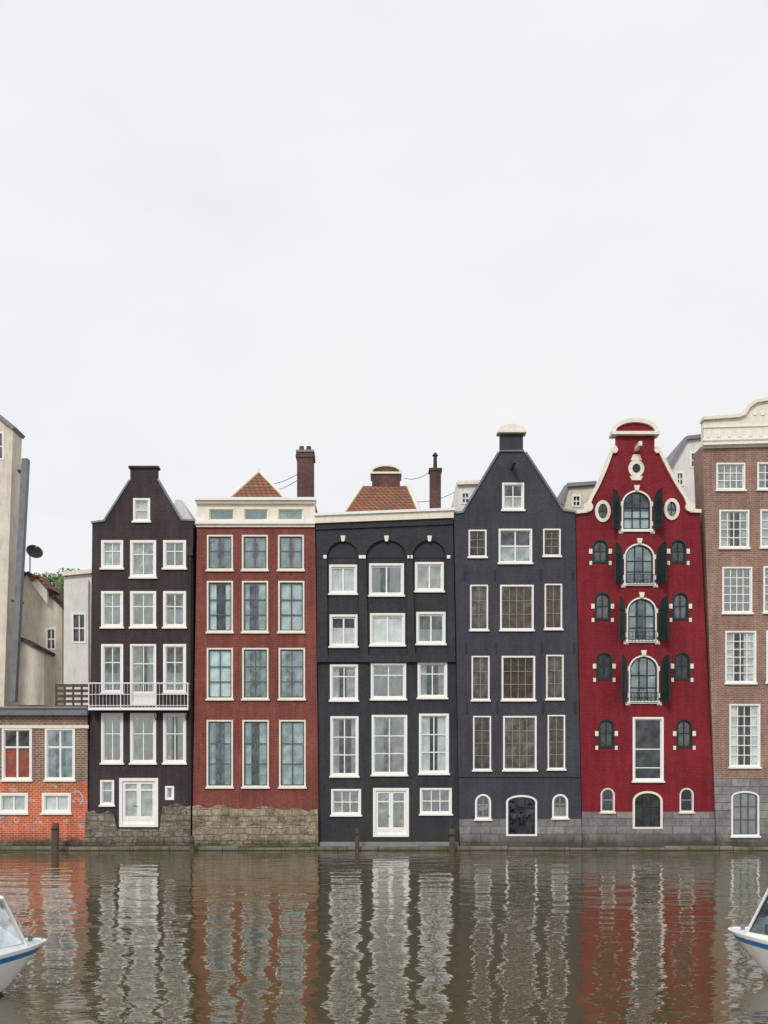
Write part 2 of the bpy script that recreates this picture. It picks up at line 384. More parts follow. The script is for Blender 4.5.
# ============================================================ HOUSE 2 : red brick
H=House('canal_house','red brick canal house with cream attic band and tall windows',256,0.0)
ah=[]
for x0,x1 in ((208,235),(243,269),(277,304)):
    window(H,x0,508,x1,521,v=(),h=(),holes=ah,cur='full',cm='curtgreen',sm='cream',fm='cream',sill=False,t=.06)
for (y0,y1,h) in ((535,570,(.45,)),(581,632,(.35,.68)),(648,699,(.35,.68)),(720,787,(.34,.67))):
    for i,(x0,x1) in enumerate(((207,233),(242,268),(278,304))):
        s=(y0-535)/90.*.7; 
        window(H,x0-s*.2+i*s*.5,y0,x1+i*s*.6,y1,v=(.5,),h=h,t=.07,st=.055,mw=.05,fm='cream',sm='sashdark',glass='glassteal',cur=random.choice(['sides','sides','full','sides']))
H.wall([(192,858),(197,523),(315,523),(319,858)],'red2')
H.wall([(197,523),(197,501),(315,501),(315,523)],'cream',name='attic_wall',holes=ah)
H.body([(197,501),(315,501)],[(193,0),(319,0)],'red2','lead')
mb=MB(); y=H.y
a,z=P(195.5,501);b,_=P(316,501); mb.box(a,b,y-.28,y+.4,z-.02,z+.11,M['white']); mb.box(a+.04,b-.04,y-.16,y,z-.14,z-.022,M['cream'])
z=P(0,523)[1]; mb.box(a+.02,b-.02,y-.2,y+.01,z-.08,z+.06,M['white']); mb.box(a+.05,b-.05,y-.1,y+.01,z-.2,z-.082,M['cream'])
make('cornice',mb,H.e)
mb=MB()
xa,zb=P(228,499,1.2);xb,_=P(286,499,1.2);xc,zt=P(258,470,2.5)
vs=[(xa,1.2,zb),(xb,1.2,zb),(xb,9,zb),(xa,9,zb),(xc,3.,zt+.1),(xc,8,zt+.1)]
mb.add(vs,[(0,1,4),(1,2,5,4),(2,3,5),(3,0,4,5)],M['tile'])
for p,q in ((0,4),(1,4)): mb.cyl(vs[p],vs[q],.09,.09,8,M['cream'])
mb.cyl(vs[4],vs[5],.1,.1,8,M['tile'])
make('roof',mb,H.e)
mb=MB(); xa,zb=P(297,500,2);xb,zt=P(313,452,2); mb.box(xa,xb,2,2.9,zb-.3,zt,M['chim'])
mb.box(xa-.06,xb+.06,1.94,2.96,zt-.25,zt-.1,M['chim'])
mb.box(xa-.05,xb+.05,1.95,2.95,zt,zt+.1,M['lead'])
for k in (.25,.7): mb.cyl((xa+(xb-xa)*k,2.4,zt+.1),(xa+(xb-xa)*k,2.4,zt+.38),.13,.11,10,M['chim'])
make('chimney',mb,H.e)
mb=MB(); mb.prism(PL([(193,858),(193,806),(199,805),(206,808),(213,807),(218,805),(228,806),(235,809),(244,808),(250,810),(258,807),(268,806),(276,808),(283,810),(292,808),(300,809),(308,811),(318,809),(318.5,858)]),y-.15,y+.02,M['rub']); make('foundation',mb,H.e)

# ============================================================ HOUSE 3 : charcoal
H=House('canal_house','charcoal painted canal house with three arched bays and cream cornice',386,.16)
cols=((329,357),(369,404),(415,444))
for r,(y0,y1) in enumerate(((564,593),(614,646),(664,700),(716,776))):
    for i,(x0,x1) in enumerate(cols):
        d=-i*1.3; s=r*(.5+.6*i); e=3 if i==1 and r==0 else 0
        window(H,x0+s*.8,y0+d,x1+s,y1+d+e,v=(.5,),h=((.0,) if r<2 else (.3,)) if r!=3 else (.33,.66),t=.10,mw=.07 if r<2 else .05,cur=('full','full','sides','lower')[(r*3+i*2)%4] if r<3 else 'sides')
window(H,331,789,361,815,v=(.33,.66),h=(.5,),cur='full'); window(H,420,788,452,814,v=(.33,.66),h=(.5,),cur='full')
window(H,373,788,409,837,v=(.5,),h=(.22,),cur='full',name='door',t=.12,st=.11,panel=.12,sill=False,mw=.06,mwv=.2)
H.wall([(319,858),(316,516),(453,511),(460,858)],'dark3')
H.body([(316,516),(453,511)],[(319,0),(460,0)],'dark3','lead')
y=H.y
hl=[]
for (a,b,c,d) in ((327,358.5,327.5,360),(366,406.5,368,408),(412.5,446,415,449)):
    x0,x1=P(a,0)[0],P(b,0)[0]; zs=P(0,557)[1]; hw=(x1-x0)/2; ar=min(hw,.78)
    lp=[(P(c,0)[0],P(0,655)[1]),(P(d,0)[0],P(0,655)[1])]+[((x0+x1)/2+hw*math.cos(math.pi*i/14),zs+ar*math.sin(math.pi*i/14)) for i in range(15)]
    hl.append(lp)
mb=MB(); mb.holed(PL([(317.2,662),(316.2,518),(452.8,513),(455.6,662)]),hl,y-.16,y-.003,M['dark3']); make('arcade',mb,H.e)
M['lun']=plain('dark_navy',(.028,.028,.037),.7,.15)  # near-black panels filling the arch heads, darker than the wall
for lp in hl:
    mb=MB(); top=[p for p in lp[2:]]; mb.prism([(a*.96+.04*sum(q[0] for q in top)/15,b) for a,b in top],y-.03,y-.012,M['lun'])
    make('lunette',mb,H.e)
for x in (325,360.5,364,409,411,448.5):
    mb=MB(); a,z=P(x-1.6,0);b,_=P(x+1.6,0); z=P(0,556)[1]; mb.box(a,b,y-.21,y-.155,z-.12,z+.03,M['white']); make('corbel',mb,H.e)
for x in (343,386.5,429.5):
    mb=MB(); a,b=P(x-2,0)[0],P(x+2,0)[0]; z=P(0,538)[1]; mb.prism([(a+.03,z-.16),(b-.03,z-.16),(b+.02,z+.1),(a-.02,z+.1)],y-.22,y-.155,M['cream']); make('keystone',mb,H.e)
mb=MB(); mb.prism(PL([(315,524),(315,517),(453.5,511.5),(453.5,518.5)]),y-.34,y-.162,M['cream'])
mb.prism(PL([(314.5,517),(314.5,514.5),(454.5,509),(454.5,511.5)]),y-.44,y+.3,M['white'])
mb.prism(PL([(316,530),(316,524),(453,518.5),(453,524.5)]),y-.24,y-.162,M['dark3'])
make('cornice',mb,H.e)
mb=MB()
def at(px,py,yy): a,b=P(px,py,yy); return (a,yy,b)
vs=[at(343,514,1.5),at(419,511,1.5),at(408,486,4),at(362,486,4)]
vs+=[(vs[1][0],10,vs[1][2]),(vs[0][0],10,vs[0][2]),(vs[2][0],8,vs[2][2]),(vs[3][0],8,vs[3][2])]
mb.add(vs,[(0,1,2,3),(1,4,6,2),(5,0,3,7),(3,2,6,7),(4,5,7,6)],M['tile'])
mb.cyl(vs[0],vs[3],.09,.09,8,M['cream']); mb.cyl(vs[1],vs[2],.09,.09,8,M['cream'])
make('roof',mb,H.e)
mb=MB(); xa,zb=P(372,490,4.2);xb,zt=P(400,474,4.2); mb.box(xa,xb,4.2,5.4,zb-.6,zt,M['chim'])
mb.box(xa-.08,xb+.08,4.12,5.48,zt,zt+.1,M['cream']); c=(xa+xb)/2
mb.prism([(c+(xb-xa)*.5*math.cos(math.pi*i/12),zt+.1+.3*math.sin(math.pi*i/12)) for i in range(13)],4.25,5.35,M['chim'])
mb.ribbon([(c-(xb-xa)*.5*math.cos(math.pi*i/12),zt+.1+.3*math.sin(math.pi*i/12)) for i in range(13)],.07,4.2,5.4,M['cream'])
make('chimney',mb,H.e)
mb=MB(); xa,zb=P(430,512,1.2);xb,zt=P(441,468,1.2); mb.box(xa,xb,1.2,1.8,zb-.3,zt,M['chim']); mb.box(xa-.05,xb+.05,1.15,1.85,zt-.12,zt,M['chim'])
mb.cyl(((xa+xb)/2,1.5,zt),((xa+xb)/2,1.5,zt+.65),.10,.08,10,M['iron']); mb.cyl(((xa+xb)/2,1.5,zt+.65),((xa+xb)/2,1.5,zt+.8),.15,.05,10,M['iron'])
make('chimney',mb,H.e)
mb=MB(); mb.box(P(319.5,0)[0],P(459,0)[0],y-.12,y-.001,-.4,P(0,842)[1],M['lead']); make('plinth',mb,H.e)

# ============================================================ HOUSE 4 : slate
H=House('canal_house','slate grey canal house with pointed gable and cream cap',518,-.03)
window(H,502,483,524,510,v=(.5,),h=(.5,),cur='lower')
rows=((529,563,530,557),(585,630,585,630),(656,700,656,700),(716,770,716,770))
for r,(a,b,c,d) in enumerate(rows):
    s=r*1.5
    gv=(.25,.5,.75) ; gh=(.33,.66) if r<3 else (.25,.5,.75)
    window(H,468.5+s,c,486.5+s,d,v=(.5,),h=gh,sm='sashtaupe',mw=.026,st=.025,t=.06,cur='flat',cm='curttaupe',glass='glassbrown')
    window(H,498.5+s,a,532+s,b,v=gv if r else (.5,),h=gh if r else (.5,),sm='sashtaupe' if r else 'white',mw=.026 if r else .06,st=.03,t=.075,cur='flat' if r else 'lower',cm='curttaupe' if r else 'curt',glass='glassbrown' if r else 'glass')
    window(H,543+s,c-1,560.5+s,d-1,v=(.5,),h=gh,sm='sashtaupe',mw=.026,st=.025,t=.06,cur='flat',cm='curttaupe',glass='glassbrown')
window(H,475,794,491,819,v=(.5,),h=(.4,),arch=8,cur='lower',fm='white',sm='sashtaupe')
window(H,506,795,537,836,v=(.33,.66),h=(.3,),arch=7,cur=None,sm='iron',sill=False,t=.09,glass='glassdark')
window(H,552,794,568,818,v=(.5,),h=(.4,),arch=8,cur='lower',sm='sashtaupe',fm='white')
H.wall([(460,858),(454,514),(463,513),(499,453),(500,449),(500,434),(523,434),(523,449),(525,453),(563,511),(575,513),(582,858)],'blue4')
H.body([(454,517),(464,516),(500,456),(524,456),(562,514),(575,516)],[(460,0),(582,0)],'blue4','tiledark')
mb=MB(); y=H.y
mb.ribbon(PL([(463,513),(499,453)]),.08,y-.07,y+.36,M['zinc'])
mb.ribbon(PL([(525,453),(563,511)]),.08,y-.07,y+.36,M['zinc'])
mb.ribbon(PL([(453,514),(463,513)]),.08,y-.08,y+.36,M['lead']); mb.ribbon(PL([(563,511),(576,513)]),.08,y-.08,y+.36,M['lead'])
xa,z=P(497,433);xb,_=P(526,433); c=(xa+xb)/2;hw=(xb-xa)/2
mb.box(xa,xb,y-.22,y+.42,z-.04,z+.06,M['cream'])
mb.prism([(c+hw*.94*math.cos(math.pi*i/14),z+.06+.30*math.sin(math.pi*i/14)) for i in range(15)],y-.16,y+.2,M['cream'])
mb.box(P(499,0)[0],P(524,0)[0],y-.08,y,P(0,451)[1]-.05,P(0,451)[1]+.02,M['zinc'])
make('gable_cap',mb,H.e)
mb=MB()
xa=P(510.3,0)[0];xb=P(513.3,0)[0];z=P(0,470)[1]; mb.box(xa,xb,y-1.1,y+.1,z,z+.2,M['blue4']); mb.cyl(((xa+xb)/2,y-1.,z),((xa+xb)/2,y-1.,z-.25),.02,.02,6,M['iron'])
make('hoist_beam',mb,H.e)
mb=MB(); mb.box(P(458.5,0)[0],P(580,0)[0],y-.05,y,P(0,776)[1]-.05,P(0,776)[1]+.05,M['blue4'])
make('string_course',mb,H.e)
for yy in (575,648,708):
    for x in (464,494,540,572):
        mb=MB(); a,z=P(x+(yy-530)/60,yy); mb.box(a-.02,a+.02,y-.05,y,z-.25,z+.25,M['iron']); make('wall_anchor',mb,H.e)

# ============================================================ HOUSE 5 : crimson warehouse
H=House('canal_house','crimson warehouse house with dark green shutters and cream scrolled gable',645,.08)
y=H.y
cen=((622,652,490,530),(624.5,655,543,584),(627,657,597,641),(629,659,655,702))
def stone(nm,lp,y0):
    t_=MB(); t_.prism(lp,y0,y+.01,M['cream']); make(nm,t_,H.e)
def blk(x,z0,z1,w=.10): stone('hinge_stone',[(x-w,z0),(x+w,z0),(x+w,z1),(x-w,z1)],y-.035)
for k,(x0,x1,a,b) in enumerate(cen):
    window(H,x0,a,x1,b,v=(.33,.66),h=(.42,.72),arch=14,cur='sides' if k else 'lower',fm='white',sm='green',t=.065,st=.06,mw=.05,glass='glassteal')
    hx=[P(x0-1.2,0)[0],P(x1+1.2,0)[0]]; w=.66; z0=P(0,b)[1]; zs=P(0,a+13)[1]; ar=.55
    for sd,hxx in ((-1,hx[0]),(1,hx[1])):
        th=math.radians((48 if sd<0 else 60)+8*random.random()); dx,dy=sd*math.cos(th),-math.sin(th); nx,ny=-dy*sd,dx*sd
        prof=[(0,z0),(w,z0)]+[(w*(1-i/8),zs+ar*math.sqrt(1-(i/8)**2)) for i in range(9)]
        mb=MB(); n=len(prof)
        vs=[(hxx+u*dx+s*nx*.05,y-.06+u*dy+s*ny*.05,z) for s in (0,1) for u,z in prof]
        tri=tessellate_polygon([[Vector((u,z,0)) for u,z in prof]])
        mb.add(vs,[tuple(t) for t in tri]+[tuple(q+n for q in t) for t in tri]+[(i,(i+1)%n,(i+1)%n+n,i+n) for i in range(n)],M['green'])
        for zz in (z0+.3,zs-.05):
            for s in (-.015,.055):
                vs=[(hxx+u*dx+(s+q)*nx,y-.06+u*dy+(s+q)*ny,z) for q in (0,.015) for u,z in ((.02,zz),(w-.04,zz),(w-.04,zz+.08),(.02,zz+.08))]
                mb.add(vs,[(0,1,2,3),(4,5,6,7),(0,1,5,4),(1,2,6,5),(2,3,7,6),(3,0,4,7)],M['iron'])
        make('shutter',mb,H.e)
        for zz in (z0+.28,zs-.05): blk(hxx+sd*.05,zz-.08,zz+.12,.11)
        blk(hxx-sd*.02,z0-.14,z0+.06,.11)
    cx,zt=P((x0+x1)/2,a); stone('keystone',[(cx-.08,zt-.02),(cx+.08,zt-.02),(cx+.13,zt+.22),(cx-.13,zt+.22)],y-.09)
for (cx_,cy_) in ((603,511),(672,509)):
    x,z=P(cx_,cy_); n=20
    lo=[(x+.36*math.cos(2*math.pi*i/n),z+.50*math.sin(2*math.pi*i/n)) for i in range(n)]
    li=[(x+.22*math.cos(2*math.pi*i/n),z+.34*math.sin(2*math.pi*i/n)) for i in range(n)]
    H.holes.append([(x+.3*math.cos(2*math.pi*i/n),z+.42*math.sin(2*math.pi*i/n)) for i in range(n)])
    mb=MB(); mb.ring(lo,li,y-.07,y+.1,M['cream']); mb.box(x-.02,x+.02,y+.03,y+.08,z-.36,z+.36,M['green']); mb.box(x-.23,x+.23,y+.034,y+.076,z-.02,z+.02,M['green'])
    w_=make('window',mb,H.e,(x,y,z)); g=MB(); g.add([(a,y+.06,b) for a,b in li],[tuple(range(n))],M['glass']); make('pane',g,w_,(x,y,z),False)
for r,(a,b) in enumerate(((539,563),(592,620),(652,680),(719,748))):
    s=(0,2.2,3.8,6)[r]
    for x0 in (592.5,670.5):
        window(H,x0+s,a,x0+16.5+s,b,v=(.5,),h=(.5,),arch=8,cur=None,fm='green',sm='green',t=.06,st=.06,glass='glassdark',mw=.05,sill=False)
        q,zz=P(x0+s,(a+b)/2)
        for sx in (P(x0+s-1.5,0)[0],P(x0+s+18,0)[0]): blk(sx,zz-.11,zz+.11,.075); blk(sx,P(0,b)[1]-.08,P(0,b)[1]+.1,.06)
window(H,633,717,664,781,v=(),h=(.5,.82),t=.09,cur=None,fm='white',sm='white',glass='glassdark')
window(H,633,791,663,829,v=(.33,.66),h=(.42,),arch=10,cur=None,fm='cream',sm='iron',sill=False,t=.1,glass='glassdark')
window(H,601,788,615,812,v=(),h=(.5,),arch=7,cur=None,fm='cream',sm='sashtaupe',t=.06,st=.03,glass='glassdark'); window(H,680,788,694,812,v=(),h=(.5,),arch=7,cur=None,fm='cream',sm='sashtaupe',t=.06,st=.03,glass='glassdark')
gl=[(588,511),(592,499),(600,484),(607,468),(612,454),(617,447)]; gr=[(655,447),(660,454),(667,468),(675,483),(684,497),(690,511)]
H.wall([(583,858),(576,513)]+gl+[(617,434),(655,434)]+gr+[(700,512),(717,858)],'crim5')
H.body([(576,517),(590,515),(617,462),(655,462),(690,515),(700,516)],[(583,0),(716,0)],'crim5','tiledark')
mb=MB()
mb.ribbon(PL(gl),.13,y-.12,y+.36,M['cream']); mb.ribbon(PL(gr),.13,y-.12,y+.36,M['cream'])
mb.ribbon(PL([(575,513.5),(588,512)]),.14,y-.14,y+.36,M['cream']); mb.ribbon(PL([(690,512),(701,512.5)]),.14,y-.14,y+.36,M['cream'])
for q in (588,690):
    x,z=P(q,507); mb.cyl((x,y-.16,z),(x,y+.1,z),.22,.22,16,M['cream'],False)
for q in (614.5,657.5):
    x,z=P(q,450); mb.cyl((x,y-.15,z),(x,y+.1,z),.15,.15,14,M['cream'],False)
xa,z=P(611,434);xb,_=P(659,434); c=(xa+xb)/2;hw=(xb-xa)/2
mb.box(xa,xb,y-.26,y+.42,z-.06,z+.08,M['cream'])
arc=[(c+hw*.97*math.cos(math.pi*i/16),z+.08+.62*math.sin(math.pi*i/16)) for i in range(17)]
mb.prism([(c+(a-c)*.86,z+.08+(b-z-.08)*.72) for a,b in arc],y-.06,y+.36,M['crim5'])
mb.ring(arc+[(c,z+.08)],[(c+(a-c)*.84,z+.09+(b-z-.08)*.68) for a,b in arc]+[(c,z+.09)],y-.2,y+.38,M['cream'])
make('gable_cap',mb,H.e)
mb=MB(); x,z=P(636.5,468)
n=20; lo=[(x+.36*math.cos(2*math.pi*i/n),z+.40*math.sin(2*math.pi*i/n)) for i in range(n)]
mb.prism(lo,y-.06,y-.001,M['cream']); li=[(x+(a-x)*.5,z+(b-z)*.5) for a,b in lo]; mb.prism(li,y-.08,y-.05,M['iron'])
mb.prism([(x-.26,z+.36),(x+.26,z+.36),(x+.15,z+.62),(x-.15,z+.62)],y-.07,y-.002,M['cream']); mb.prism([(x-.2,z-.55),(x+.2,z-.55),(x+.3,z-.36),(x-.3,z-.36)],y-.07,y-.002,M['cream'])
make('medallion',mb,H.e)
mb=MB(); x,z=P(636.5,451); mb.box(x-.07,x+.07,y-.9,y,z,z+.2,M['cream']); mb.cyl((x,y-.8,z),(x,y-.8,z-.25),.02,.02,6,M['iron'])
make('hoist_beam',mb,H.e)
for (cx_,cy_) in ((641,574),(643,631),(645,692)):
    mb=MB(); x,z=P(cx_-1,cy_+8)
    for q in (0,.22,.44): mb.cyl((x-.62,y-.14,z-.1+q),(x+.62,y-.14,z-.1+q),.012,.012,6,M['iron'])
    for k in range(9): mb.cyl((x-.62+1.24*k/8,y-.14,z-.1),(x-.62+1.24*k/8,y-.14,z+.34),.01,.01,6,M['iron'])
    for sx in (-.62,.62): mb.cyl((x+sx,y-.14,z+.34),(x+sx,y+.02,z+.34),.012,.012,6,M['iron'])
    make('guard_rail',mb,H.e)

# ============================================================ HOUSE 6 : brown brick
H=House('canal_house','brown brick canal house with ornate cream cornice and gridded windows',778,-.02)
y=H.y
rows=((463,490,716,745,2),(510,548,719,749,3),(567,613,722,752,4),(631,683,725,756,5),(704,767,729,760,5))
for (a,b,x0,x1,n) in rows:
    for k in range(3):
        dx=k*41
        window(H,x0+dx,a-k*.5,x1+dx,b-k*.5,v=(.25,.5,.75),h=[(i+1)/(n+1) for i in range(n)],t=.07,mw=.038,st=.035,cur='full' if (k+n)%2==0 else 'sides',cm='curt')
for k in range(3): window(H,731+k*42,791,759+k*42,836,v=(.33,.66),h=(.33,.66),arch=6,cur='full' if k==0 else None,fm='white',sm='sashdark',t=.08)
H.wall([(717,858),(702,447),(842,443),(850,858)],'brown6')
H.body([(702,447),(842,444)],[(718,0),(850,0)],'brown6','lead',depth=1.2)
H.body([(706,518),(838,518)],[(718,0),(845,0)],'brown6','tiledark',depth=9,yi=1.6,dark=False)
mb=MB()
prof=[(703,449),(703,422),(712,421),(738,419),(744,416),(748,409),(755,404),(765,402),(790,402),(800,404),(806,409),(810,416),(816,419),(842,421),(842,445)]
mb.prism(PL(prof),y-.1,y+.35,M['cream'])
mb.ribbon(PL([(702,421),(738,418.5),(744,416),(748,409),(755,404),(765,402),(790,402),(800,404),(806,409),(810,416),(816,418.5),(843,421)]),.12,y-.26,y+.4,M['cream'])
for zz,pj,t in ((446,.30,.10),(441,.22,.08),(428,.16,.05)): mb.prism(PL([(701.5,zz+1),(843,zz-3),(843,zz-3-t*22),(701.5,zz+1-t*22)]),y-pj,y-.09,M['white'])
for k in range(13): 
    a,z=P(707+k*10.5,436-k*.25); mb.box(a-.06,a+.06,y-.20,y-.095,z-.12,z+.10,M['white'])
for k in range(7):
    a,z=P(754+k*7.5,414); mb.cyl((a,y-.14,z),(a,y-.09,z),.11,.11,10,M['white'],False)
make('cornice',mb,H.e)

# ============================================================ LOW BRICK BUILDING
H=House('brick_annex','low weathered brick annex with orange painted graffiti base',20,.0,'building')
y=H.y
for dx in (-86,-43,0,43): 
    window(H,2+dx,728,32+dx,780,v=(.5,),h=(.35,),cur='sides' if dx else 'lower',cm='curt' if dx else 'curtorange',t=.09,mw=.08,glass='glassteal' if dx else 'glassbrown')
for dx in (-43,0,43): window(H,-1+dx,793,28+dx,813,v=(.5,),h=(),cur='full',t=.12,mw=.08)
H.wall([(-110,858),(-110,715),(87.5,715),(87.5,858)],'low0')
H.body([(-110,714),(87.5,714)],[(-110,0),(87.5,0)],'low0','lead',depth=2.4)
mb=MB(); a,z=P(-111,715);b,_=P(89,715); mb.box(a,b,y-.3,y+.3,z-.02,z+.28,M['zinc']); mb.box(a,b,y-.38,y+.3,z+.28,z+.36,M['lead'])
mb.box(a,b,y-.06,y-.001,P(0,727)[1]-.06,P(0,727)[1]+.08,M['cream'])
make('roof_fascia',mb,H.e)
mb=MB(); mb.box(P(-110,0)[0],P(87,0)[0],y-.1,y-.001,-.4,P(0,841)[1],M['rubdark']); make('foundation',mb,H.e)
random.seed(3)
def stroke(mb,pts,w,m,yy):
    n=len(pts)
    for i in range(n-1):
        a=Vector(pts[i]);b=Vector(pts[i+1]); d=(b-a).normalized(); nn=Vector((-d.y,d.x))*w; a=a-d*w*.6;b=b+d*w*.6
        q=[a+nn,a-nn,b-nn,b+nn]; mb.add([(p.x,yy-.001*i,p.y) for p in q],[(0,1,2,3)],m)
for k in range(5):
    mb=MB(); cx_,cz=P((6,17,33,78,84)[k],(825,822,826,800,826)[k]); pts=[]
    for i in range(10):
        t=i/9*math.pi*1.3+k*1.7; pts.append((cx_+.20*math.cos(t)*(1 if k!=1 else .6),cz+.22*math.sin(t)+.03*i))
    stroke(mb,pts,.018,M['graff'] if k%2 else M['graff2'],y-.006)
    make('graffiti',mb,H.e,recalc=False)
random.seed(11)
fe=empty('terrace_fence','brown timber fence around a roof terrace','fence',(P(68,0,1.5)[0],1.5,P(0,698,1.5)[1]))
mb=MB(); xa,zt=P(56,685,1.5);xb,zb=P(90,699,1.5); zb=P(0,709)[1]+.1
for i in range(5):
    x=xa+(xb-xa)*i/4; mb.box(x-.04,x+.04,1.5,1.58,zb,zt+.05,M['wood'])
for k in range(5):
    z=zb+.12+(zt-zb-.14)*k/4; mb.box(xa,xb,1.47,1.497,z-.075,z+.06,M['wood'])
make('rail',mb,fe)

# ============================================================ BACK BUILDINGS
def backhouse(label,outline,yp,wm,roofpts=None,rm='tiledark',wins=(),depth=8,cat='building'):
    e=empty('back_house',label,cat,(P((outline[0][0]+outline[2][0])/2,0,yp)[0],yp,0))
    mb=MB(); pl=PL(outline,yp); hs=[]
    for (x0,y0,x1,y1) in wins:
        a,b=P(x0,y0,yp);c,d=P(x1,y1,yp); hs.append([(a,d),(c,d),(c,b),(a,b)])
    mb.holed(pl,hs,yp,yp+.25,M[wm])
    n=len(pl); mb.add([(x,yp+.25,z) for x,z in pl]+[(x,yp+depth,z) for x,z in pl],[(i,(i+1)%n,(i+1)%n+n,i+n) for i in range(n)],M[wm])
    tri=tessellate_polygon([[Vector((x,z,0)) for x,z in pl]]); mb.add([(x,yp+depth,z) for x,z in pl],[tuple(t) for t in tri],M[wm])
    make('wall',mb,e)
    for h in hs:
        (a,d),(c,_),(_,b),_2=h
        mb=MB(); mb.ring([(a-.01,d-.01),(c+.01,d-.01),(c+.01,b+.01),(a-.01,b+.01)],[(a+.08,d+.08),(c-.08,d+.08),(c-.08,b-.08),(a+.08,b-.08)],yp-.03,yp+.1,M['white'])
        mb.box(a+.07,c-.07,yp+.03,yp+.08,(b+d)/2-.03,(b+d)/2+.03,M['white']); mb.box((a+c)/2-.025,(a+c)/2+.025,yp+.034,yp+.076,d+.07,b-.07,M['white'])
        w_=make('window',mb,e,((a+c)/2,yp,d))
        g=MB(); g.add([(a+.07,yp+.06,d+.07),(c-.07,yp+.06,d+.07),(c-.07,yp+.06,b-.07),(a+.07,yp+.06,b-.07)],[(0,1,2,3)],M['glassdark']); make('pane',g,w_,((a+c)/2,yp,d),False)
    if roofpts:
        mb=MB()
        for a,b in zip(roofpts[:-1],roofpts[1:]): mb.ribbon(PL([a,b],yp),.16,yp-.2,yp+depth+.1,M[rm])
        make('roof',mb,e)
    return e
e=backhouse('tall cream stucco building with a zinc flue on its side',[(-140,860),(-140,430),(-60,385),(-2,418),(13,430),(4,700),(3,860)],3.2,'creamwall',[(-140,430),(-60,385),(-2,417),(14,430)],'lead',[(-50,455,-32,485),(-50,520,-32,556),(-50,590,-32,626),(-14,432,4,460),(-16,520,-5,556),(-18,600,-7,630)],depth=1.3)
mb=MB(); a=PL([(23.5,460),(29.5,460),(17,702),(11,702)],2.9); mb.prism(a,2.6,3.0,M['zinc'])
mb.prism(PL([(18,470),(25,470),(25,472),(18,472)],3.0),2.9,3.6,M['iron']); mb.prism(PL([(12,600),(20,600),(20,602),(12,602)],3.0),2.9,3.6,M['iron'])
make('flue',mb,e)
e=backhouse('beige gabled building with a sloping brown tiled roof',[(8,860),(14,582),(27,574),(62,606),(62,860)],6,'creamwall',[(14,583),(27,574),(64,608)],'tiledark',[(46,628,56,650)],depth=5)
mb=MB(); mb.prism(PL([(14,648),(22,640),(44,652),(44,705),(14,705)],4.6),4.6,6,M['creamwall']); mb.ribbon(PL([(12,650),(22,640),(46,653)],4.6),.14,4.4,6,M['tiledark']); make('porch',mb,e)
mb=MB(); mb.prism(PL([(31,582),(37,578),(47,590),(47,604)],5.5),5.5,6.8,M['greywall']); mb.ribbon(PL([(31,581),(38,577),(49,590)],5.4),.12,5.3,7,M['tile']); make('dormer',mb,e)
e=backhouse('narrow white rendered house with one window',[(63,860),(64,577),(90,574),(93,574),(93,860)],3.6,'greywall',[(63,576),(94,573)],'cream',[(72,613,86,643)],depth=4)
mb=MB(); x,z=P(88,0,3.5); mb.cyl((x,3.5,P(0,580,3.5)[1]),(x,3.5,6.3),.05,.05,8,M['greywall']); make('drain_pipe',mb,e)
backhouse('pale grey building with a mansard roof and dormer',[(664,860),(664,478),(676,458),(686,440),(720,436),(720,860)],7,'greywall',[(664,478),(676,458),(686,440),(720,436)],'lead',[(690,452,699,468),(676,472,684,486)])
backhouse('cream rendered building between two gables',[(560,860),(562,505),(567,487),(594,485),(600,860)],6,'creamwall',[(562,505),(567,487),(596,485)],'lead',[(572,495,581,507)],depth=3)
backhouse('white dormer topped building beside a pointed gable',[(452,860),(453,500),(457,485),(484,484),(486,860)],5,'greywall',[(457,485),(485,484)],'cream',[(461,492,470,504)],depth=3)

sd=empty('satellite_dish','dark grey satellite dish on a thin mast','satellite dish',at(30,575,5.2))
mb=MB(); c=Vector(at(34,553,5.2)); b0=Vector(at(30,577,5.2)); mb.cyl(b0,(b0.x,5.2,c.z-.05),.03,.03,8,M['iron']); mb.cyl((b0.x,5.2,c.z-.05),c,.025,.025,8,M['iron']); make('mast',mb,sd)
mb=MB(); ax=Vector((.45,-.7,.45)).normalized(); u=ax.orthogonal().normalized(); w_=ax.cross(u); vs=[];fs=[]
for j in range(6):
    r=.42*j/5
    for i in range(20):
        t=2*math.pi*i/20; vs.append(c+u*math.cos(t)*max(r,.01)+w_*math.sin(t)*max(r,.01)+ax*(r*r*.7))
for j in range(5):
    for i in range(20): fs.append((j*20+i,j*20+(i+1)%20,(j+1)*20+(i+1)%20,(j+1)*20+i))
mb.add(vs,fs,M['iron'],True); make('dish',mb,sd)
mb=MB(); mb.cyl(c-w_*.4,c+ax*.5,.015,.015,6,M['iron']); mb.cyl(c+ax*.45,c+ax*.57,.04,.05,8,M['greywall']); make('feed_arm',mb,sd)

def cable(p,q,sag,label):
    mb=MB(); p=Vector(p);q=Vector(q); pr=p
    for i in range(1,13):
        t=i/12; c=p.lerp(q,t)-Vector((0,0,sag*4*t*(1-t))); mb.cyl(pr,c,.014,.014,5,M['iron']); pr=c
    o=make('roof_cable',mb); o['label']=label;o['category']='cable'; o['group']='cables strung between chimneys'
cable(at(259,485,3),at(298,474,2),.15,'thin black cable running to a brick chimney')
cable(at(262,492,3),at(298,480,2),.15,'thin black cable running to a brick chimney')
cable(at(404,478,4.2),at(432,470,1.2),.2,'thin black cable between two roof chimneys')
cable(at(402,500,3),at(455,492,3),.25,'thin black cable above a clay tiled roof')

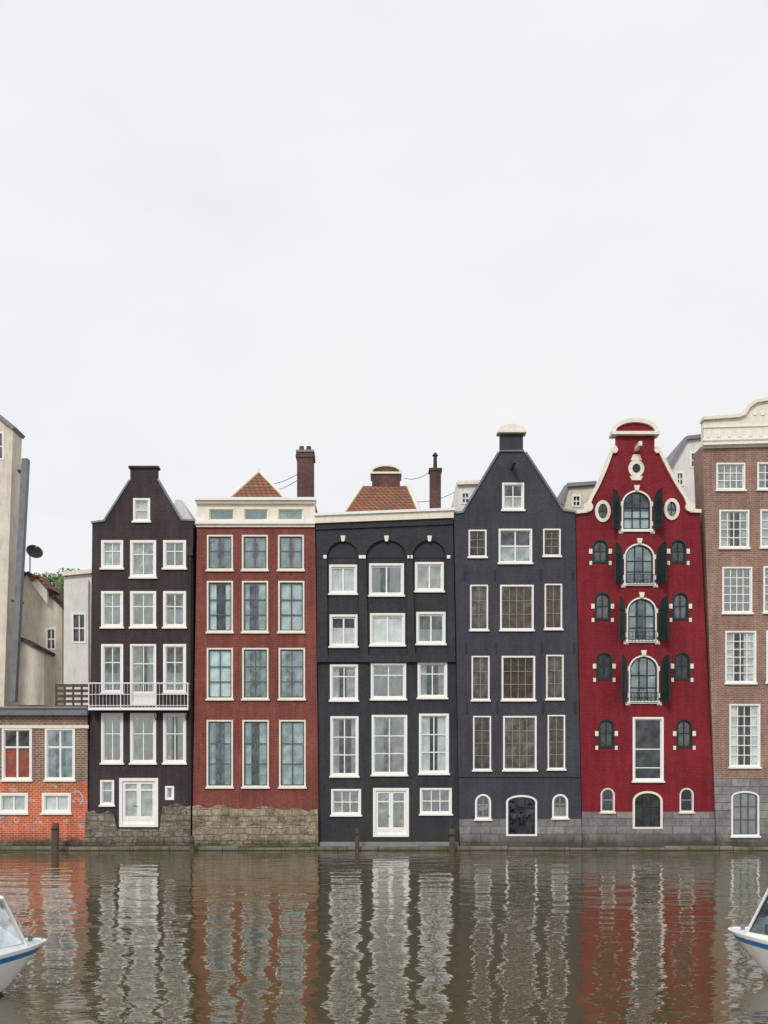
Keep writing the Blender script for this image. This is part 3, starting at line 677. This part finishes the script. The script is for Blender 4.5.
# ============================================================ SETTING
m,nt,b=newmat('canal_water')
tc=N(nt,'ShaderNodeTexCoord'); ob=tc.outputs['Object']
n1=noise(nt,scalevec(nt,ob,(.75,1.,1)),.95,1,.4); n2=noise(nt,scalevec(nt,ob,(.75,1.35,1)),3.1,2,.45); n3=noise(nt,ob,.3,1); n4=noise(nt,scalevec(nt,ob,(.7,1.3,1)),8.,1,.5)
hh=mathn(nt,'ADD',mathn(nt,'MULTIPLY',n1,.9),mathn(nt,'MULTIPLY',n2,.18))
hh=mathn(nt,'ADD',hh,mathn(nt,'MULTIPLY',n3,.9))
hh=mathn(nt,'ADD',hh,mathn(nt,'MULTIPLY',n4,.02))
bp=N(nt,'ShaderNodeBump'); bp.inputs['Strength'].default_value=1.; bp.inputs['Distance'].default_value=.048; nt.links.new(hh,bp.inputs['Height']); nt.links.new(bp.outputs[0],b.inputs['Normal'])
b.inputs['Base Color'].default_value=(.092,.076,.034,1); b.inputs['Roughness'].default_value=.018; b.inputs['IOR'].default_value=1.75
b.inputs['Specular IOR Level'].default_value=.5
M['water']=m
mb=MB(); mb.add([(-600,-600,0),(600,-600,0),(600,1.2,0),(-600,1.2,0)],[(0,1,2,3)],m); o=make('water',mb,recalc=False); o['kind']='structure'
M['ground']=plain('paving',(.16,.15,.14),.9,.2,.5)
mb=MB(); mb.add([(-1500,1.1,.7),(1500,1.1,.7),(1500,2500,.7),(-1500,2500,.7)],[(0,1,2,3)],M['ground'])
mb.add([(-1500,1.1,.7),(1500,1.1,.7),(1500,1.1,-2),(-1500,1.1,-2)],[(0,1,2,3)],M['ground']); o=make('ground',mb,recalc=False); o['kind']='structure'
m,nt,b=newmat('mossy_quay_edge'); obj,v2,xy,z=coords(nt)
col,fac=brick(nt,v2,(.20,.18,.15),(.28,.25,.20),(.04,.04,.03),1.4,.5,.02)
nn=noise(nt,obj,1.1,6,.7); col=mixc(nt,maprange(nt,nn,.45,.62,0,.85),col,(.10,.11,.035)); col=mixc(nt,maprange(nt,z,0,.10,.8,0),col,(.03,.03,.02))
finish(nt,b,col,noise(nt,obj,7.,5),.85,.04,.6); M['quay']=m
mb=MB(); random.seed(5); x=-40.
while x<40:
    w=random.uniform(1.2,3.2); t=random.uniform(.10,.20); mb.box(x,x+w-.02,-random.uniform(.38,.5),.0,-.5,t,m); x+=w
o=make('quay',mb); o['kind']='structure'

def post(px,py0,yy,r,label):
    x,z=P(px,py0,yy); e=empty('mooring_post',label,'mooring post',(x,yy,0),'timber mooring posts along the canal wall')
    mb=MB(); n=10; vs=[]
    lv=((-.6,r*1.1),(0,r*1.08),(.25,r*1.05),(z-.12,r),(z-.03,r*.95),(z,r*.75))
    for k,(zz,rr) in enumerate(lv):
        for i in range(n):
            a=2*math.pi*i/n; q=rr*(1+.08*math.sin(3*a+k)); vs.append((x+q*math.cos(a)+.03*zz*.5,yy+q*math.sin(a),zz))
    fs=[(k*n+i,k*n+(i+1)%n,(k+1)*n+(i+1)%n,(k+1)*n+i) for k in range(len(lv)-1) for i in range(n)]+[tuple((len(lv)-1)*n+i for i in range(n))]
    mb.add(vs,fs,M['wood']); make('pile',mb,e)
    mb=MB(); mb.cyl((x,yy,z-.32),(x,yy,z-.24),r*1.12,r*1.12,12,M['iron']); make('band',mb,e)
post(55,823,-1.0,.16,'stout timber mooring post by the brick annex')
post(357,828,-.7,.09,'short timber mooring post by the charcoal house')
post(452,829,-.7,.13,'short timber mooring post beside the slate grey house')
post(192,836,-.7,.10,'short timber mooring post by the rough stone wall')

def tree(px,py,yy,label,rad):
    x,zt=P(px,py,yy); e=empty('tree',label,'tree',(x,yy,.7))
    bark=M['wood']; mb=MB(); top=zt-rad*1.2
    mb.cyl((x,yy,.6),(x+.15,yy,top*.5),.28,.2,10,bark); mb.cyl((x+.15,yy,top*.5),(x,yy,top+rad*.6),.2,.06,8,bark)
    tips=[]
    for i in range(9):
        a=i*2.4; z0=top*.55+i*(top*.4)/9; d=Vector((math.cos(a),math.sin(a),.8)).normalized(); p=Vector((x+.1,yy,z0)); q=p+d*rad*random.uniform(.8,1.3)
        mb.cyl(p,q,.08,.03,6,bark); tips.append(q)
    make('trunk',mb,e)
    mb=MB(); cs=tips+[Vector((x,yy,top+rad*.4))+Vector((random.uniform(-1,1),random.uniform(-1,1),random.uniform(-.8,.7)))*rad*.7 for _ in range(14)]
    for c in cs:
        rr=rad*random.uniform(.25,.45); lm=random.choice([M['leaf'],M['leaf2']])
        for k in range(110):
            d=Vector((random.gauss(0,1),random.gauss(0,1),random.gauss(0,1))).normalized()*rr*random.random()**.4
            p=c+d; u=Vector((random.gauss(0,1),random.gauss(0,1),random.gauss(0,1))).normalized(); w=u.orthogonal().normalized(); s=random.uniform(.07,.13)
            mb.add([p-u*s,p+w*s*.6,p+u*s,p-w*s*.6],[(0,1,2,3)],lm)
    make('crown',mb,e,recalc=False)
M['leaf']=plain('leaf_green',(.20,.30,.11),.6,.3); M['leaf2']=plain('leaf_mid_green',(.12,.20,.07),.6,.3)
tree(70,562,22,'leafy green tree rising behind the roofs',1.7)
tree(50,571,24,'leafy green tree rising behind the roofs',1.5)

# ============================================================ BOATS
M['hullw']=plain('white_gelcoat',(.92,.92,.92),.2,.02,dirt=.05); M['hullb']=plain('blue_stripe_paint',(.02,.18,.52),.3,.08); M['anti']=plain('antifouling',(.03,.05,.09),.6,.1)
M['seat']=plain('dark_red_upholstery',(.30,.05,.04),.7,.1); M['deckm']=plain('deck_paint',(.74,.75,.76),.6,.05)
M['boatglass']=glassmat('boat_window_glass',(.74,.82,.82),1.9)
def boat(bow,yaw,label):
    e=empty('tour_boat',label,'boat',(0,0,0),'canal tour boats on the water')
    L=9.;B=1.25
    def hb(t): return B*(min(1,t/.42))**.5*(1-.12*max(0,t-.7)/.3)+.015 if t>0 else .015
    def sheer(t): return .60+.10*(1-t)**4
    ts=[0,.004,.01,.02,.04,.065,.1,.14,.19,.25,.33,.42,.55,.7,.85,1]
    def lev(t):
        s=sheer(t); return [(1.03,s),(1.03,s-.045),(1.,s-.047),(1.,s-.065),(.99,s-.067),(.975,s-.145),(.97,s-.147),(.80,.12),(.74,.05),(.66,-.12),(.4,-.35),(0,-.42)]
    mt=['hullw','hullw','hullw','hullb','hullb','hullw','hullw','hullw','anti','anti','anti']
    mb=MB(); rows=[]
    for sd in (1,-1):
        for t in ts:
            vs=[]
            for f,z in lev(t):
                rake=(sheer(t)-z)*1.05*(1-min(1,t/.4)); vs.append((-L*t-rake,sd*f*hb(t),z))
            rows.append(vs)
        R=rows[-len(ts):]
        for k in range(len(mt)):
            vs=[];
            for r in R: vs+=[r[k],r[k+1]]
            mb.add(vs,[(2*i,2*i+2,2*i+3,2*i+1) for i in range(len(ts)-1)],M[mt[k]],True)
    tr=[(p[0],p[1],p[2]) for p in rows[len(ts)-1]]; tl=[(p[0],p[1],p[2]) for p in rows[-1]]
    mb.add(tr+tl[::-1],[tuple(range(len(tr)*2))],M['hullw'])
    hull=make('hull',mb,e)
    mb=MB(); vs=[]
    for t in ts:
        s=sheer(t)-.02; h=hb(t)
        vs+=[(-L*t-.01,-h,s),(-L*t-.01,-h*.5,s+.05*min(1,t*8)),(-L*t-.01,h*.5,s+.05*min(1,t*8)),(-L*t-.01,h,s)]
    mb.add(vs,[(4*i+j,4*i+j+1,4*i+4+j+1,4*i+4+j) for i in range(len(ts)-1) for j in range(3)],M['deckm'],True)
    make('deck',mb,e)
    xf,xt,xr=-.50,-.98,-8.2; z0=.62; zc=.72; zt=1.40
    def wd(x,z): return min(hb(-x/L)*.86,1.04)-(z-z0)*.14
    mb=MB()
    sta=[xf,-.8,-1.6,-2.8,-4.2,-5.6,-6.9,xr]
    loopb=[(x,wd(x,z0)) for x in sta]; 
    pts=[(x,w) for x,w in loopb]+[(x,-w) for x,w in loopb[::-1]]
    n=len(pts); mb.add([(x,w,z0-.05) for x,w in pts]+[(x*1.0-.05 if abs(x-xf)<.01 else x,w*.965,zc) for x,w in pts],[(i,(i+1)%n,(i+1)%n+n,i+n) for i in range(n)],M['hullw'])
    rs=[xt]+sta[2:]
    vs=[]
    for x in rs:
        w=wd(x,zt)+.04
        for q,zz in ((-1,0),(-.92,.035),(-.4,.07),(.4,.07),(.92,.035),(1,0),(.9,-.03),(-.9,-.03)): vs.append((x,w*q,zt+zz))
    mb.add(vs,[(8*i+j,8*i+(j+1)%8,8*i+8+(j+1)%8,8*i+8+j) for i in range(len(rs)-1) for j in range(8)]+[tuple(range(8))],M['hullw'])
    def pil(a,b,r=.03,m_='hullw'): mb.cyl(a,b,r,r*.9,8,M[m_])
    for sd_ in (1,-1):
        pil((xf-.05,sd_*wd(xf,z0)*.95,zc-.02),(xt,sd_*wd(xt,zt),zt+.02),.024)
        pil((xf-.09,sd_*(wd(xf,z0)*.95-.035),zc+.02),(xt-.02,sd_*(wd(xt,zt)-.035),zt-.01),.013,'iron')
        for x in sta[2:]: pil((x,sd_*wd(x,z0)*.97,zc-.02),(x,sd_*wd(x,zt),zt+.01))
    pil((xf-.05,0,zc-.02),(xt,0,zt+.03),.016)
    pil((xf-.06,-wd(xf,z0)*.93,zc+.015),(xf-.06,wd(xf,z0)*.93,zc+.015),.014,'iron')
    cab=make('cabin',mb,e)
    mb=MB(); a,b_=wd(xf,z0)*.94,wd(xt,zt)-.01
    mb.add([(xf-.07,-a,zc),(xf-.07,a,zc),(xt-.01,b_,zt+.01),(xt-.01,-b_,zt+.01)],[(0,1,2,3)],M['boatglass']); make('windscreen',mb,cab,None,False)
    for sd_ in (1,-1):
        mb=MB(); mb.add([(xf-.07,sd_*a,zc),(sta[2],sd_*(wd(sta[2],z0)*.96),zc),(sta[2],sd_*(wd(sta[2],zt)-.01),zt),(xt-.01,sd_*b_,zt)],[(0,1,2,3)],M['boatglass'])
        make('side_window',mb,cab,None,False)
        for x,x2 in zip(sta[2:-1],sta[3:]):
            mb=MB(); mb.add([(x,sd_*wd(x,z0)*.96,zc),(x2,sd_*wd(x2,z0)*.96,zc),(x2,sd_*(wd(x2,zt)-.01),zt),(x,sd_*(wd(x,zt)-.01),zt)],[(0,1,2,3)],M['boatglass'])
            make('side_window',mb,cab,None,False)
    mb=MB(); mb.box(xf-.48,xf-.28,-.26,.26,.64,.84,M['iron']); make('dashboard',mb,cab)
    for x in (-2.2,-3.1,-4.0,-4.9,-5.8,-6.7):
        for sd_ in (-.38,.38):
            mb=MB(); mb.box(x-.2,x+.2,sd_-.22,sd_+.22,.64,.84,M['seat']); mb.box(x-.24,x-.16,sd_-.22,sd_+.22,.82,1.18,M['seat']); make('seat',mb,cab)
    mb=MB(); mb.cyl((-.22,0,.68),(-.22,0,.76),.03,.04,8,M['lead']); mb.cyl((-.22,-.08,.74),(-.22,.08,.74),.018,.018,8,M['lead'])
    make('bow_cleat',mb,e)
    e.location=(bow[0],bow[1],0); e.rotation_euler=(0,0,yaw); return e
def bowpos(px,py,z=.70):
    d=F*(CH-z)/(py-HY); return ((px-384)*d/F, d-D)
boat(bowpos(43,938),math.radians(52),'white canal tour boat with blue hull stripe and glazed cabin')
boat(bowpos(731,927),math.radians(180-52),'white canal tour boat with blue hull stripe and glazed cabin')

# ============================================================ LIGHT / WORLD / CAMERA
w=bpy.data.worlds.new('World'); sc.world=w; w.use_nodes=True; nt=w.node_tree
bg=nt.nodes['Background']; out=nt.nodes['World Output']
EL=math.radians(36); AZ=math.radians(200)
sky=N(nt,'ShaderNodeTexSky'); sky.sky_type='NISHITA'; sky.sun_disc=False; sky.sun_elevation=EL; sky.sun_rotation=AZ; sky.air_density=1; sky.dust_density=3
nt.links.new(sky.outputs[0],bg.inputs[0]); bg.inputs[1].default_value=.1
tcw=N(nt,'ShaderNodeTexCoord'); mp=N(nt,'ShaderNodeMapping'); mp.inputs['Scale'].default_value=(1,1,2.); nt.links.new(tcw.outputs['Generated'],mp.inputs[0])
nz=noise(nt,mp.outputs[0],2.6,6,.55)
r=N(nt,'ShaderNodeValToRGB'); nt.links.new(nz,r.inputs[0])
r.color_ramp.elements[0].position=.3; r.color_ramp.elements[0].color=(.86,.90,.935,1); r.color_ramp.elements[1].position=.68; r.color_ramp.elements[1].color=(.99,.97,.965,1)
b2=N(nt,'ShaderNodeBackground'); nt.links.new(r.outputs[0],b2.inputs[0]); b2.inputs[1].default_value=1.
mx=N(nt,'ShaderNodeMixShader'); mx.inputs[0].default_value=.93
nt.links.new(bg.outputs[0],mx.inputs[1]); nt.links.new(b2.outputs[0],mx.inputs[2]); nt.links.new(mx.outputs[0],out.inputs[0])
sl=bpy.data.lights.new('sun','SUN'); sl.energy=1.5; sl.angle=math.radians(12); sl.color=(1,.97,.93)
so=bpy.data.objects.new('sun',sl); COL.objects.link(so)
d=Vector((-.35*math.cos(EL),-.94*math.cos(EL),math.sin(EL))); so.rotation_euler=d.to_track_quat('Z','Y').to_euler()
cd=bpy.data.cameras.new('camera'); cam=bpy.data.objects.new('camera',cd); COL.objects.link(cam); sc.camera=cam
cd.sensor_fit='VERTICAL'; cd.sensor_height=36; cd.lens=F/1024*36; cd.shift_y=(HY-512)/1024; cd.clip_end=4000; cd.clip_start=.1
cam.location=(0,-D,CH); cam.rotation_euler=(math.pi/2,0,0)
sc.view_settings.view_transform='Standard'; sc.view_settings.look='None'; sc.view_settings.exposure=0; sc.view_settings.gamma=1
